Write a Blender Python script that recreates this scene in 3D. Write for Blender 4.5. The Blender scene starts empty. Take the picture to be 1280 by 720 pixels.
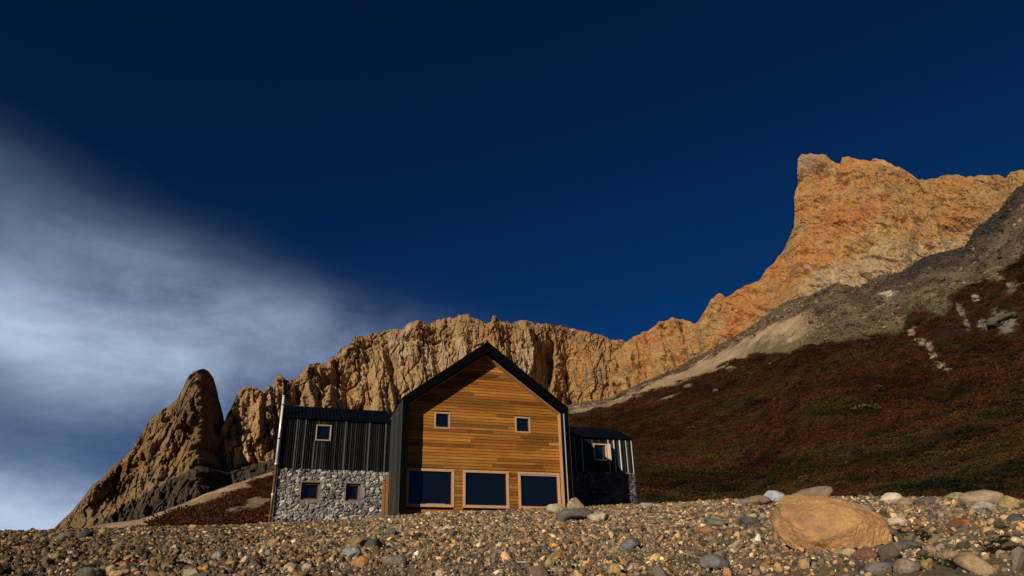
import bpy, bmesh, math, random
import numpy as np
from mathutils import Matrix, Vector
R_ = math.radians
rng = np.random.default_rng(7)
random.seed(7)
S = bpy.context.scene
COL = S.collection

# ------------------------------------------------------------------ camera
FPX, PITCH, ROLL, YAW = 893.4, 0.429, -0.027, 0.328
HUT = np.array([-5.581, -32.807, -4.395])            # camera seen from the hut's front corner
cp, sp, cr, sr = math.cos(PITCH), math.sin(PITCH), math.cos(ROLL), math.sin(ROLL)
FW = np.array([0, cp, sp]); rt0 = np.array([1., 0, 0]); up0 = np.array([0, -sp, cp])
RT = cr*rt0 + sr*up0; UP = cr*up0 - sr*rt0
cam = bpy.data.cameras.new('camera'); camo = bpy.data.objects.new('camera', cam); COL.objects.link(camo)
cam.sensor_width = 36; cam.lens = FPX/1280*36; cam.clip_end = 9000; cam.clip_start = .05
M = Matrix.Identity(4)
for i in range(3):
    M[i][0], M[i][1], M[i][2] = RT[i], UP[i], -FW[i]
camo.matrix_world = M; S.camera = camo

# ------------------------------------------------------------------ exposure, sun, sky
S.view_settings.view_transform = 'Standard'; S.view_settings.look = 'None'
S.view_settings.gamma = 1; S.view_settings.use_curve_mapping = False
S.view_settings.exposure = 0.0
SUNB = np.array([1.2, 1.0, -0.54])                     # the way the light goes, in the hut's axes
cY, sY = math.cos(YAW), math.sin(YAW)
def b2w(p): return np.array([p[0]*cY-p[1]*sY, p[0]*sY+p[1]*cY, p[2]])
SUNW = b2w(SUNB); SUNW /= np.linalg.norm(SUNW)
sun = bpy.data.lights.new('sun', 'SUN'); sun.energy = 4.6; sun.angle = R_(.5); sun.color = (1, .87, .68)
suno = bpy.data.objects.new('sun', sun); COL.objects.link(suno)
suno.rotation_euler = Vector(SUNW).to_track_quat('-Z', 'Y').to_euler()
SUN_EL = math.asin(-SUNW[2]); SUN_AZ = math.atan2(-SUNW[0], -SUNW[1])

class NT:
    """short hand for node trees"""
    def __init__(s, t): s.t = t
    def n(s, typ, ins=None, **kw):
        nd = s.t.nodes.new(typ)
        for k, v in kw.items(): setattr(nd, k, v)
        for k, v in (ins or {}).items():
            sk = nd.inputs[k]
            if isinstance(v, bpy.types.NodeSocket): s.t.links.new(v, sk)
            elif isinstance(v, (tuple, list)) and sk.type == 'RGBA' and len(v) == 3: sk.default_value = (*v, 1)
            else: sk.default_value = v
        return nd
    def m(s, op, a, b=0., c=0.):
        return s.n('ShaderNodeMath', {0: a, 1: b, 2: c}, operation=op).outputs[0]
    def mix(s, f, a, b, mode='MIX'):
        nd = s.n('ShaderNodeMix', data_type='RGBA', blend_type=mode)
        for i, v in ((0, f), (6, a), (7, b)):
            sk = nd.inputs[i]
            if isinstance(v, bpy.types.NodeSocket): s.t.links.new(v, sk)
            else: sk.default_value = (*v, 1) if isinstance(v, tuple) and len(v) == 3 else v
        return nd.outputs[2]
    def ramp(s, f, stops, interp='LINEAR'):
        nd = s.n('ShaderNodeValToRGB', {0: f}); r = nd.color_ramp; r.interpolation = interp
        while len(r.elements) < len(stops): r.elements.new(.5)
        for e, (p, c) in zip(r.elements, stops):
            e.position = p; e.color = (*c, 1) if isinstance(c, tuple) else (c, c, c, 1)
        return nd.outputs[0]

W = bpy.data.worlds.new('World'); S.world = W; W.use_nodes = True
W.node_tree.nodes.clear(); w = NT(W.node_tree)
def ray(x, y):
    x = np.asarray(x, float); y = np.asarray(y, float)
    d = FW[None] + ((x-640)/FPX)[..., None]*RT + ((360-y)/FPX)[..., None]*UP
    return d
def azel(x, y):
    d = ray(np.atleast_1d(x), np.atleast_1d(y))
    return np.arctan2(d[:, 0], d[:, 1]), np.arctan2(d[:, 2], np.hypot(d[:, 0], d[:, 1]))
tc = w.n('ShaderNodeTexCoord').outputs['Generated']
sky = w.n('ShaderNodeTexSky', sky_type='NISHITA', sun_disc=False, sun_elevation=SUN_EL, sun_rotation=SUN_AZ,
          altitude=1600, air_density=1.0, dust_density=0.2, ozone_density=2.0)
skyc = w.mix(1.0, sky.outputs[0], (0.42, 0.78, 1.0), 'MULTIPLY')
skyc = w.n('ShaderNodeGamma', {0: skyc, 1: 1.37}).outputs[0]     # a polarising filter's deep contrast
skyc = w.mix(1.0, skyc, (.09, .255, .325), 'MULTIPLY')
sx = w.n('ShaderNodeSeparateXYZ', {0: tc})
AZ = w.m('ARCTAN2', sx.outputs[0], sx.outputs[1]); EL = w.m('ARCSINE', sx.outputs[2])
wisp = w.n('ShaderNodeMapping', {0: tc, 'Rotation': (0, R_(-28), 0), 'Scale': (2.2, 2.2, 5.0)})
n1 = w.n('ShaderNodeTexNoise', {'Vector': wisp.outputs[0], 'Scale': 1.6, 'Detail': 7, 'Roughness': .55, 'Distortion': .35}).outputs[0]
n2 = w.n('ShaderNodeTexNoise', {'Vector': tc, 'Scale': 5.0, 'Detail': 8, 'Roughness': .6, 'Distortion': .2}).outputs[0]
def lobe(x, y, a, b, tilt):
    az, el = azel(x, y); c, s = math.cos(tilt), math.sin(tilt)
    da = w.m('SUBTRACT', AZ, float(az[0])); de = w.m('SUBTRACT', EL, float(el[0]))
    p = w.m('MULTIPLY_ADD', da, c, w.m('MULTIPLY', de, s)); q = w.m('MULTIPLY_ADD', de, c, w.m('MULTIPLY', da, -s))
    p = w.m('POWER', w.m('ABSOLUTE', w.m('DIVIDE', p, a)), 2.0); q = w.m('POWER', w.m('ABSOLUTE', w.m('DIVIDE', q, b)), 2.0)
    return w.m('EXPONENT', w.m('MULTIPLY', w.m('ADD', p, q), -1.0))
L1 = lobe(10, 412, .34, .074, R_(-8)); L2 = lobe(360, 425, .25, .06, R_(-10)); L3 = lobe(0, 640, .24, .055, R_(-8))
L4 = lobe(230, 365, .34, .055, R_(-18))
dens = w.m('ADD', w.m('ADD', L1, w.m('MULTIPLY', L2, .5)), w.m('ADD', w.m('MULTIPLY', L3, 1.25), w.m('MULTIPLY', L4, .2)))
n4 = w.n('ShaderNodeTexNoise', {'Vector': wisp.outputs[0], 'Scale': 5.0, 'Detail': 10, 'Roughness': .66, 'Distortion': .5}).outputs[0]
nz = w.m('ADD', w.m('MULTIPLY', n1, 1.5), w.m('ADD', w.m('MULTIPLY', n2, .8), w.m('MULTIPLY', n4, .5)))
mask = w.m('MULTIPLY_ADD', dens, .70, w.m('MULTIPLY', w.m('SUBTRACT', nz, 1.44), w.m('MULTIPLY', w.m('POWER', w.m('MAXIMUM', dens, .0), .82), .95)))
mask = w.n('ShaderNodeClamp', {0: w.m('MULTIPLY', mask, 1.08), 1: 0., 2: .95}).outputs[0]
skyc = w.mix(mask, skyc, (9.6, 11.8, 15.8))
bg = w.n('ShaderNodeBackground', {0: skyc, 1: .05})
w.t.links.new(bg.outputs[0], w.n('ShaderNodeOutputWorld').inputs[0])

# ------------------------------------------------------------------ helpers: noise, meshes, materials
_perm = np.random.default_rng(3).permutation(256); PERM = np.concatenate([_perm, _perm, _perm])
_g = np.random.default_rng(4).normal(size=(256, 3)); GRAD = _g/np.linalg.norm(_g, axis=1)[:, None]*1.5
def perlin(x, y, z):
    x, y, z = np.broadcast_arrays(np.asarray(x, float), np.asarray(y, float), np.asarray(z, float))
    xi, yi, zi = np.floor(x), np.floor(y), np.floor(z); fx, fy, fz = x-xi, y-yi, z-zi
    xi, yi, zi = xi.astype(int) & 255, yi.astype(int) & 255, zi.astype(int) & 255
    f = lambda t: t*t*t*(t*(t*6-15)+10)
    u, v, q = f(fx), f(fy), f(fz); out = 0
    for dx in (0, 1):
        for dy in (0, 1):
            for dz in (0, 1):
                g = GRAD[PERM[PERM[PERM[xi+dx]+yi+dy]+zi+dz]]
                d = g[..., 0]*(fx-dx)+g[..., 1]*(fy-dy)+g[..., 2]*(fz-dz)
                out = out + d*(u if dx else 1-u)*(v if dy else 1-v)*(q if dz else 1-q)
    return out
def fbm(x, y, z, o=4, gain=.5):
    a, s, r = 1., 1., 0
    for k in range(o): r = r + a*perlin(x*s+13.7*k, y*s+5.1*k, z*s+9.3*k); a *= gain; s *= 2.03
    return r
def ridged(x, y, z, o=3, gain=.5):
    a, s, r = 1., 1., 0
    for k in range(o): r = r + a*(1-2*np.abs(perlin(x*s+3.7*k, y*s+15.1*k, z*s+2.3*k))); a *= gain; s *= 2.1
    return r
def sstep(a, b, x):
    t = np.clip((x-a)/(b-a), 0, 1); return t*t*(3-2*t)
def lerp(a, b, t): return a+(b-a)*t

def mesh_np(name, V, F, mat, smooth=False, colors=None, parent=None, attr='tint'):
    """V (n,3), F (m,4) or (m,3)"""
    me = bpy.data.meshes.new(name); V = np.asarray(V, np.float32); F = np.asarray(F, np.int32)
    me.vertices.add(len(V)); me.vertices.foreach_set('co', V.ravel())
    k = F.shape[1]; me.loops.add(F.size); me.loops.foreach_set('vertex_index', F.ravel())
    me.polygons.add(len(F)); me.polygons.foreach_set('loop_start', np.arange(0, F.size, k, dtype=np.int32))
    me.polygons.foreach_set('loop_total', np.full(len(F), k, np.int32))
    me.polygons.foreach_set('use_smooth', np.full(len(F), smooth, bool))
    me.update(calc_edges=True)
    if colors is not None:
        a = me.attributes.new(attr, 'FLOAT_COLOR', 'POINT')
        c = np.ones((len(V), 4), np.float32); c[:, :3] = colors; a.data.foreach_set('color', c.ravel())
    if mat: me.materials.append(mat)
    o = bpy.data.objects.new(name, me); COL.objects.link(o)
    if parent: o.parent = parent
    return o
def grid_faces(n, m, keep=None):
    i = np.arange(n*m).reshape(n, m)
    F = np.stack([i[:-1, :-1], i[1:, :-1], i[1:, 1:], i[:-1, 1:]], -1).reshape(-1, 4)
    return F if keep is None else F[keep.ravel()]

class MB:
    """collects boxes and prisms; build() links them as ONE mesh object"""
    def __init__(s): s.v = []; s.f = []; s.c = []
    def add(s, vs, fs, c=(1, 1, 1)):
        k = len(s.v); s.v += [tuple(p) for p in vs]; s.f += [tuple(i+k for i in f) for f in fs]; s.c += [c]*len(vs)
    def box(s, x0, x1, y0, y1, z0, z1, c=(1, 1, 1)):
        s.add([(x0, y0, z0), (x1, y0, z0), (x1, y1, z0), (x0, y1, z0), (x0, y0, z1), (x1, y0, z1), (x1, y1, z1), (x0, y1, z1)],
              [(0, 3, 2, 1), (4, 5, 6, 7), (0, 1, 5, 4), (1, 2, 6, 5), (2, 3, 7, 6), (3, 0, 4, 7)], c)
    def prism(s, prof, y0, y1, c=(1, 1, 1)):
        """profile of (x,z) points, extruded along y"""
        n = len(prof)
        s.add([(x, y0, z) for x, z in prof]+[(x, y1, z) for x, z in prof],
              [tuple(range(n)), tuple(range(2*n-1, n-1, -1))]+[(i, i+n, (i+1) % n+n, (i+1) % n) for i in range(n)], c)
    def tube(s, pts, r, seg=10, c=(1, 1, 1)):
        pts = [Vector(p) for p in pts]; n = len(pts); vs = []
        rr = r if isinstance(r, (list, tuple)) else [r]*n
        for i, p in enumerate(pts):
            d = (pts[min(i+1, n-1)]-pts[max(i-1, 0)]).normalized()
            a = d.orthogonal().normalized(); b = d.cross(a)
            vs += [p+(a*math.cos(t)+b*math.sin(t))*rr[i] for t in (2*math.pi*k/seg for k in range(seg))]
        fs = [(i*seg+k, i*seg+(k+1) % seg, (i+1)*seg+(k+1) % seg, (i+1)*seg+k) for i in range(n-1) for k in range(seg)]
        fs += [tuple(range(seg-1, -1, -1)), tuple(range((n-1)*seg, n*seg))]
        s.add(vs, fs, c)
    def build(s, name, mat, parent=None, bevel=0., smooth=False):
        me = bpy.data.meshes.new(name); me.from_pydata(s.v, [], s.f)
        bm = bmesh.new(); bm.from_mesh(me); bmesh.ops.recalc_face_normals(bm, faces=bm.faces); bm.to_mesh(me); bm.free()
        a = me.attributes.new('tint', 'FLOAT_COLOR', 'POINT')
        a.data.foreach_set('color', np.array([(*c, 1) for c in s.c], np.float32).ravel())
        if smooth:
            me.polygons.foreach_set('use_smooth', [True]*len(me.polygons))
        me.materials.append(mat); o = bpy.data.objects.new(name, me); COL.objects.link(o)
        if parent: o.parent = parent
        if bevel:
            b = o.modifiers.new('b', 'BEVEL'); b.width = bevel; b.segments = 1; b.limit_method = 'ANGLE'
        return o

def tag(o, label=None, cat=None, group=None, kind=None):
    for k, v in (('label', label), ('category', cat), ('group', group), ('kind', kind)):
        if v: o[k] = v
    return o
def new_mat(name, rough=.85, spec=.25, metal=0.):
    m = bpy.data.materials.new(name); m.use_nodes = True; m.node_tree.nodes.clear(); t = NT(m.node_tree)
    b = t.n('ShaderNodeBsdfPrincipled', {'Roughness': rough, 'Specular IOR Level': spec, 'Metallic': metal})
    t.t.links.new(b.outputs[0], t.n('ShaderNodeOutputMaterial').inputs[0])
    return m, t, b
def tinted(name, scale=3., amount=.35, rough=.88, spec=.2, bump=.5, bscale=None, dist=.02, stretch=(1, 1, 1), instancer=False, metal=0., base=None, coord='Object', fine=4.):
    """colour from the 'tint' attribute, broken up by noise; bump from noise"""
    m, t, b = new_mat(name, rough, spec, metal)
    if base is None:
        c = t.n('ShaderNodeAttribute', attribute_name='tint', attribute_type='INSTANCER' if instancer else 'GEOMETRY').outputs[0]
    else: c = t.n('ShaderNodeRGB').outputs[0]; c.default_value = (*base, 1)
    v = t.n('ShaderNodeMapping', {0: t.n('ShaderNodeTexCoord').outputs[coord], 'Scale': stretch}).outputs[0]
    n = t.n('ShaderNodeTexNoise', {'Vector': v, 'Scale': scale, 'Detail': 8, 'Roughness': .6}).outputs[0]
    n3 = t.n('ShaderNodeTexNoise', {'Vector': v, 'Scale': scale*fine, 'Detail': 6, 'Roughness': .65}).outputs[0]
    f = t.m('MULTIPLY_ADD', t.m('ADD', n, n3), amount*2, 1-amount*2)
    b.inputs['Base Color'].default_value = (.5, .5, .5, 1)
    t.t.links.new(t.mix(1.0, c, t.n('ShaderNodeCombineColor', {0: f, 1: f, 2: f}).outputs[0], 'MULTIPLY'), b.inputs['Base Color'])
    if bump:
        h = t.n('ShaderNodeTexNoise', {'Vector': v, 'Scale': bscale or scale*3, 'Detail': 9, 'Roughness': .65}).outputs[0]
        t.t.links.new(t.n('ShaderNodeBump', {'Height': h, 'Strength': bump, 'Distance': dist}).outputs[0], b.inputs['Normal'])
    return m

# ------------------------------------------------------------------ curves of the place, read as bearings and heights
def curve(pts):
    a = np.array(pts, float); return lambda x: np.interp(x, a[:, 0], a[:, 1])
G_Y = curve([(-400, 700), (0, 666), (200, 661), (340, 656), (420, 652), (500, 646), (560, 642), (640, 639), (715, 636), (800, 632), (870, 628), (950, 625), (1040, 623), (1200, 625), (1280, 629), (1700, 680)])
G_R = curve([(-400, 27), (0, 29), (340, 33), (480, 32.6), (500, 32.4), (640, 33.4), (716, 34.8), (800, 36.5), (870, 33), (950, 28), (1040, 25), (1280, 21), (1700, 20)])
_xs = np.linspace(-400, 1700, 600); _a, _e = azel(_xs, G_Y(_xs)); _r = G_R(_xs)
def rim(az):
    """distance and height of the top of the gravel bank on a bearing"""
    e = np.interp(az, _a, _e); r = np.interp(az, _a, _r); return r, r*np.tan(e)
def ground_z(x, y):
    az = np.arctan2(x, y); r = np.hypot(x, y); rh, zh = rim(az)
    z9 = 9*np.tan(R_(2.0))
    z = np.where(r < 9, lerp(-1.3, z9, sstep(1.5, 10.2, r)*1.12), lerp(z9, zh, np.clip((r-9)/(rh-9), 0, 1)))
    z = np.where(r > rh, zh, z)
    z = z+.10*perlin(x/3.1, y/3.1, 0)*sstep(3, 8, r)*(1-sstep(rh-4, rh-.5, r)*.6)+.04*perlin(x/.9, y/.9, 3)
    back = sstep(1.15, 1.9, np.abs(az)); z = lerp(z, -1.3-r*.01, back)
    left = sstep(-.12, -.45, az)                       # the valley drops away on this side
    z = z-left*sstep(rh+4, 160, r)*45-sstep(60, 200, r)*(1-left)*20
    return z
def on_ground(x, y):
    """where the sight line of a picture point meets the bank"""
    d = ray(np.array([x]), np.array([y]))[0]; d = d/np.hypot(d[0], d[1])
    rr = np.linspace(5, 40, 1400); z = ground_z(d[0]*rr, d[1]*rr)-d[2]*rr
    i = np.argmax(z > 0); i = i if z[i] > 0 else len(rr)-1
    return np.array([d[0]*rr[i], d[1]*rr[i], float(ground_z(d[0]*rr[i], d[1]*rr[i]))])

# ground sheet
rr = np.concatenate([np.linspace(.3, 40, 260), np.geomspace(41, 4000, 60)]); aa = np.linspace(-math.pi, math.pi, 721)
Rg, Ag = np.meshgrid(rr, aa, indexing='ij'); X, Y = Rg*np.sin(Ag), Rg*np.cos(Ag)
Z = ground_z(X, Y)
gc = np.array([.17, .125, .082])[None]*(1+.35*fbm(X/1.3, Y/1.3, 0, 3)).reshape(-1, 1)
gm = tinted('gravelly_soil', scale=6, amount=.5, bump=1., bscale=14, dist=.06)
g = mesh_np('gravel_bank', np.stack([X, Y, Z], -1).reshape(-1, 3), grid_faces(*X.shape)[:, ::-1], gm, True, gc); tag(g, kind='structure')

# ------------------------------------------------------------------ hillside
H_Y = curve([(-400, 900), (-100, 790), (60, 694), (140, 662), (317, 597), (345, 588), (500, 548), (700, 508), (730, 503), (760, 498), (790, 484), (840, 462), (885, 439), (930, 414), (960, 393), (985, 375), (1010, 366), (1030, 355), (1040, 350), (1048, 348), (1058, 350.5), (1068, 354), (1076, 355), (1084, 350), (1092, 344), (1104, 341), (1120, 340), (1135, 335), (1150, 324), (1165, 318), (1205, 309), (1212, 300), (1217, 288), (1235, 275), (1250, 262), (1268, 238), (1285, 227), (1400, 190), (1600, 160), (2000, 300)])
H_R = curve([(-400, 300), (140, 330), (345, 380), (700, 480), (880, 450), (1000, 425), (1100, 400), (1280, 400), (2000, 380)])
hx = np.concatenate([np.linspace(-400, -20, 60), np.linspace(-15, 1300, 1000), np.linspace(1310, 2000, 70)])
NR = 520
ha, he = azel(hx, H_Y(hx)); hr = H_R(hx); rh, zh = rim(ha)
r0 = lerp(rh+2.2, np.maximum(rh+3, 50), sstep(.42, .27, np.abs(ha))); z0 = zh-.25
zt = hr*np.tan(he)
t = np.linspace(0, 1, NR)**1.5
pw = np.interp(hx, [300, 700, 900, 1300], [1.15, 1.25, 1.5, 1.65])
Rm = r0[None]+(hr-r0)[None]*t[:, None]; Zm = z0[None]+(zt-z0)[None]*t[:, None]**pw[None]
Xm, Ym = Rm*np.sin(ha)[None], Rm*np.cos(ha)[None]
env = (np.sin(np.pi*np.clip(t, 0, 1))**.5)[:, None]
env2 = (np.minimum(1, (1-t)*9))[:, None]
rub = sstep(.35, .55, t)[:, None]*np.interp(hx, [860, 960], [0, 1])[None]*env2
Zm = Zm+rub*(2.6*ridged(Xm/26, Ym/26, 3, 3)+1.1*fbm(Xm/7, Ym/7, 4, 4, .6))+env*(4.5*fbm(Xm/70, Ym/70, 1, 3)+.9*fbm(Xm/14, Ym/14, 2, 3))
def to_px(x, y, z):
    q = x*FW[0]+y*FW[1]+z*FW[2]
    return 640+FPX*(x*RT[0]+y*RT[1]+z*RT[2])/q, 360-FPX*(x*UP[0]+y*UP[1]+z*UP[2])/q
PX, PY = to_px(Xm, Ym, Zm)
nb = fbm(Xm/9, Ym/9, Zm/9, 4); nl = fbm(Xm/38, Ym/38, Zm/20, 3); nf = fbm(Xm/2.5, Ym/2.5, Zm/2.5, 3)
SH_Y = curve([(-100, 790), (140, 686), (165, 669), (287, 615), (320, 602), (345, 595), (500, 556), (720, 519), (760, 508), (841, 481), (880, 467), (914, 453), (943, 443), (988, 439), (1012, 433), (1085, 421), (1128, 415), (1134, 395), (1142, 386), (1180, 393), (1190, 378), (1193, 366), (1235, 349), (1262, 333), (1285, 318), (1400, 262), (1600, 200)])
shrub = sstep(-3, 3, PY-SH_Y(PX)+6*nb)
T_Y = curve([(-100, 700), (345, 580), (500, 552), (700, 515), (760, 504), (830, 473), (870, 456), (920, 431), (960, 407), (990, 395), (1010, 390), (1060, 415)])
tan_ = sstep(-3, 3, PY-T_Y(PX)+5*nb)*(1-sstep(990, 1030, PX+15*nb))
green = sstep(18, 2, np.abs(PY-SH_Y(PX)+6)+10*nb)*sstep(915, 950, PX)*(1-sstep(1190, 1230, PX))*.75
C = np.empty(Xm.shape+(3,))
grey = np.array([.105, .073, .046]); C[:] = grey*np.clip(1+.55*nb+.35*nl+.5*nf, .25, 2.2)[..., None]
lgt = sstep(.1, .5, nl+.4*nb); C = lerp(C, np.array([.11, .083, .058]), (lgt*.6)[..., None])
mound_shade = sstep(1060, 1150, PX)*sstep(40, 8, PY-H_Y(PX)+14*nb); C = lerp(C, np.array([.03, .026, .024]), (mound_shade*.85)[..., None])  # shade on the upper mounds, painted dark into the ground colour
C = lerp(C, np.array([.33, .235, .14])*(1+.3*nb+.1*nf)[..., None], tan_[..., None])
C = lerp(C, np.array([.085, .075, .03])*(1+.4*nb)[..., None], green[..., None])
red = np.array([.030, .012, .006])*(1+.6*nb+.4*nf)[..., None]; red = lerp(red, np.array([.022, .016, .006]), sstep(-.1, .5, nl)[..., None]*.8)
C = lerp(C, red, shrub[..., None])
def patch(x, y, rx, ry, col, k=1., tilt=0., rag=.7):
    global C, shrub
    c, s = math.cos(tilt), math.sin(tilt); dx, dy = PX-x, PY-y
    q = np.hypot((dx*c+dy*s)/rx, (dy*c-dx*s)/ry)+rag*nb+.3*nf
    mk = sstep(1.15, .75, q)*k; C = lerp(C, np.array(col)*(1+.3*nf)[..., None], mk[..., None]); shrub = shrub*(1-mk)
pale = (.40, .33, .25); dirt = (.24, .16, .09)
for x, y, rx, ry, tl in ((1139, 418, 6, 8, .3), (1150, 426, 11, 6, .4), (1162, 433, 8, 6, .9), (1167, 445, 5, 10, -.2), (1174, 455, 7, 5, .8), (1180, 461, 7, 4, .2)):
    patch(x, y, rx*.75, ry*.75, (.27, .215, .155), 1, tl, .5)
patch(1205, 398, 4, 14, (.18, .14, .1), .9, -.4); patch(1255, 402, 19, 13, (.15, .14, .11)); patch(1232, 408, 9, 7, (.16, .13, .1)); patch(1266, 360, 8, 12, (.17, .13, .075), 1, .5)
patch(1110, 369, 13, 4, pale); patch(1243, 346, 10, 9, (.14, .11, .045), 1, -.5); patch(1220, 373, 4, 3, pale)
for x, y, rx, ry in ((230, 633, 26, 5), (295, 640, 34, 8), (262, 622, 16, 4), (322, 630, 22, 9), (190, 652, 12, 4), (345, 645, 20, 7)): patch(x, y, rx, ry, dirt, .9, -.3)
for x, y, rx, ry in ((838, 496, 15, 2.2), (812, 503, 9, 2), (860, 483, 6, 3)): patch(x, y, rx, ry, (.22, .16, .10), .9, -.35, .4)
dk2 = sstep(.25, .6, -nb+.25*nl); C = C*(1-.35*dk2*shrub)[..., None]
# low hills across the valley, behind the path
ba = np.linspace(-math.pi, math.pi, 500); brd = np.linspace(0, 1, 24)[:, None]; offb = np.abs(np.abs(ba)-math.pi)
be = (np.tan(R_(8.0))*(.97+.28*fbm(ba*5, 2.2, 1, 4)))*sstep(1.25, .6, offb)
BR = 520+brd*500+0*ba[None]; BZ = -30+(520+500*brd)*be[None]*np.sin(brd*math.pi*.5)**1.1+14*fbm(np.sin(ba)[None]*BR/90, np.cos(ba)[None]*BR/90, 2, 4)*brd
kb = offb < 1.3; bX, bY = BR*np.sin(ba)[None], BR*np.cos(ba)[None]
ii = np.nonzero(~kb)[0]; roll_ = np.roll(np.arange(500), -(ii[-1]+1))[:kb.sum()]
bv = np.stack([bX[:, roll_], bY[:, roll_], BZ[:, roll_]], -1)
hb_ = mesh_np('hills', bv.reshape(-1, 3), grid_faces(*bv.shape[:2])[:, ::-1], tinted('far_hill', scale=.05, amount=.4, bump=.5, bscale=.2, dist=3., base=(.09, .065, .04)), True); tag(hb_, kind='structure')
hm = tinted('hill_soil', scale=.5, amount=.4, bump=.8, bscale=1.2, dist=.6, fine=6)
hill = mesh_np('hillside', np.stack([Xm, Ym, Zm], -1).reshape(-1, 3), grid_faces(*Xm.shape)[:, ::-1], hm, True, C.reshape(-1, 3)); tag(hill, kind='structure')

# ------------------------------------------------------------------ cliffs
rockm = tinted('cliff_rock', scale=.22, amount=.42, bump=.9, bscale=.55, dist=1.6, stretch=(1, 1, .45), rough=.95, spec=.1, fine=5)
def cliff(name, crest, base, Rb, ncol, nrow, lean, disp, color, back=120, jag=1.5, under=.12, prof=None):
    cr_ = np.array(crest, float); seg = np.hypot(np.diff(cr_[:, 0]), np.diff(cr_[:, 1])); s = np.concatenate([[0], np.cumsum(seg)])
    q = np.linspace(0, s[-1], ncol); xc, yc = np.interp(q, s, cr_[:, 0]), np.interp(q, s, cr_[:, 1]); yb = curve(base)(xc)
    yb = np.maximum(yb, yc+2)
    ac, ec = azel(xc, yc); ab, eb = azel(xc, yb); Rbx = Rb(xc)
    k = np.ones(15)/15; Rbx = np.convolve(np.pad(Rbx, 7, 'edge'), k, 'valid')
    t = np.linspace(-under, 1, nrow)[:, None]
    zb = Rbx*np.tan(eb); h = Rbx*(np.tan(ec)-np.tan(eb)); Rc = Rbx+lean(xc)*np.maximum(h, 3)
    zc = Rc*np.tan(ec)
    for _ in range(8 if prof else 0): zc = (Rbx+prof(xc, zb, zc, zc))*np.tan(ec)
    Z = zb+(zc-zb)*t; tt = np.clip(t, 0, 1); Rr = Rbx+(Rc-Rbx)*tt**1.15-(t < 0)*(-t)*10
    if prof: Rr = Rbx+prof(xc[None]+0*t, zb, zc, Z)
    A = ab+(ac-ab)*t
    sarc = A*Rbx[None]
    d = disp(sarc, Z, tt, xc[None]+0*t, h[None]+0*t)
    fade = np.minimum(1, .55+.45*sstep(1.0, .9, t)) * np.clip(h/25, .15, 1)[None]
    Rr = Rr-d*fade; Z = Z+(jag*(perlin(sarc/9, 0, 7)+.7*perlin(sarc/3.2, 0, 9)))*sstep(.55, 1, t)
    # back side: rounds over and falls away
    b = np.linspace(0, 1, 14)[1:, None]; topR, topZ, topA = Rr[-1], Z[-1], A[-1]
    Rb2 = topR+b*back; Zb2 = topZ-(b**1.6)*np.maximum(h, 10)*.9-b*6+perlin(sarc[-1]/14, b*6, 5)*3*b; Ab2 = topA+0*b
    Rr, Z, A = np.concatenate([Rr, Rb2]), np.concatenate([Z, Zb2]), np.concatenate([A, Ab2])
    X, Y = Rr*np.sin(A), Rr*np.cos(A)
    px, py = to_px(X, Y, Z)
    dd = np.concatenate([d, np.repeat(d[-1:], len(b), 0)]); tf = np.concatenate([tt+0*d, np.ones((len(b), d.shape[1]))])
    Cc = color(X, Y, Z, px, py, dd, tf)
    o = mesh_np(name, np.stack([X, Y, Z], -1).reshape(-1, 3), grid_faces(*X.shape)[:, ::-1], rockm, False, Cc.reshape(-1, 3))
    return tag(o, kind='structure')
TAN, OCH, ORG, GRY, CRM, BRN, DKG = (np.array(c)*.80 for c in ((.40, .255, .125), (.45, .255, .095), (.49, .225, .075), (.20, .165, .125), (.52, .41, .27), (.24, .14, .072), (.085, .07, .056)))

def cracks(s, z, depth):
    a = 1-np.abs(perlin(s/11+.6*perlin(s/9, z/9, 71), z/46, 72)); b = 1-np.abs(perlin(s/17, z/15, 73)); c = 1-np.abs(perlin(s/5, z/24, 74))
    return -depth*(1.3*sstep(.90, .985, a)+.45*sstep(.92, .985, b)+.6*sstep(.91, .985, c))
# the wall of columns behind the hut
def d_wall(s, z, t, x, h):
    tl = s+z*.12
    wp = 5*perlin(s/40, z/50, 2)
    d = 12*perlin(s/75, z/160, 1)+9*ridged((tl+wp)/26, z/130, 3, 2)*(.35+.65*sstep(.02, .4, t))
    colm = .2+.7*sstep(-.25, .35, perlin(s/45, z/70, 17))*sstep(1.0, .7, t)+.6*sstep(425, 460, x)*sstep(700, 650, x)*sstep(.85, .7, t+.1*perlin(s/20, 0, 18))
    d = d+colm*(3.8*ridged((tl+wp)/8.5, z/60, 5, 2)+1.6*perlin((tl+wp)/3.2, z/18, 6))+(3.0-1.7*colm)*fbm(s/15, z/10, 8, 5, .6)+3.5*ridged((s+.8*z)/34, (z-.5*s)/26, 19, 2)*(1.2-colm)
    gul = perlin((tl-wp)/30, z/200, 11); d = d-(7+20*sstep(625, 660, x)*sstep(740, 715, x))*sstep(.16, .40, gul)*sstep(.98, .6, t)
    led = perlin(s/60, z/9, 14); d = d+2.5*led
    d = d+cracks(s, z, 2.6)+1.3*fbm(s/3.2, z/3.2, 61, 3, .6)
    return d
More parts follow.
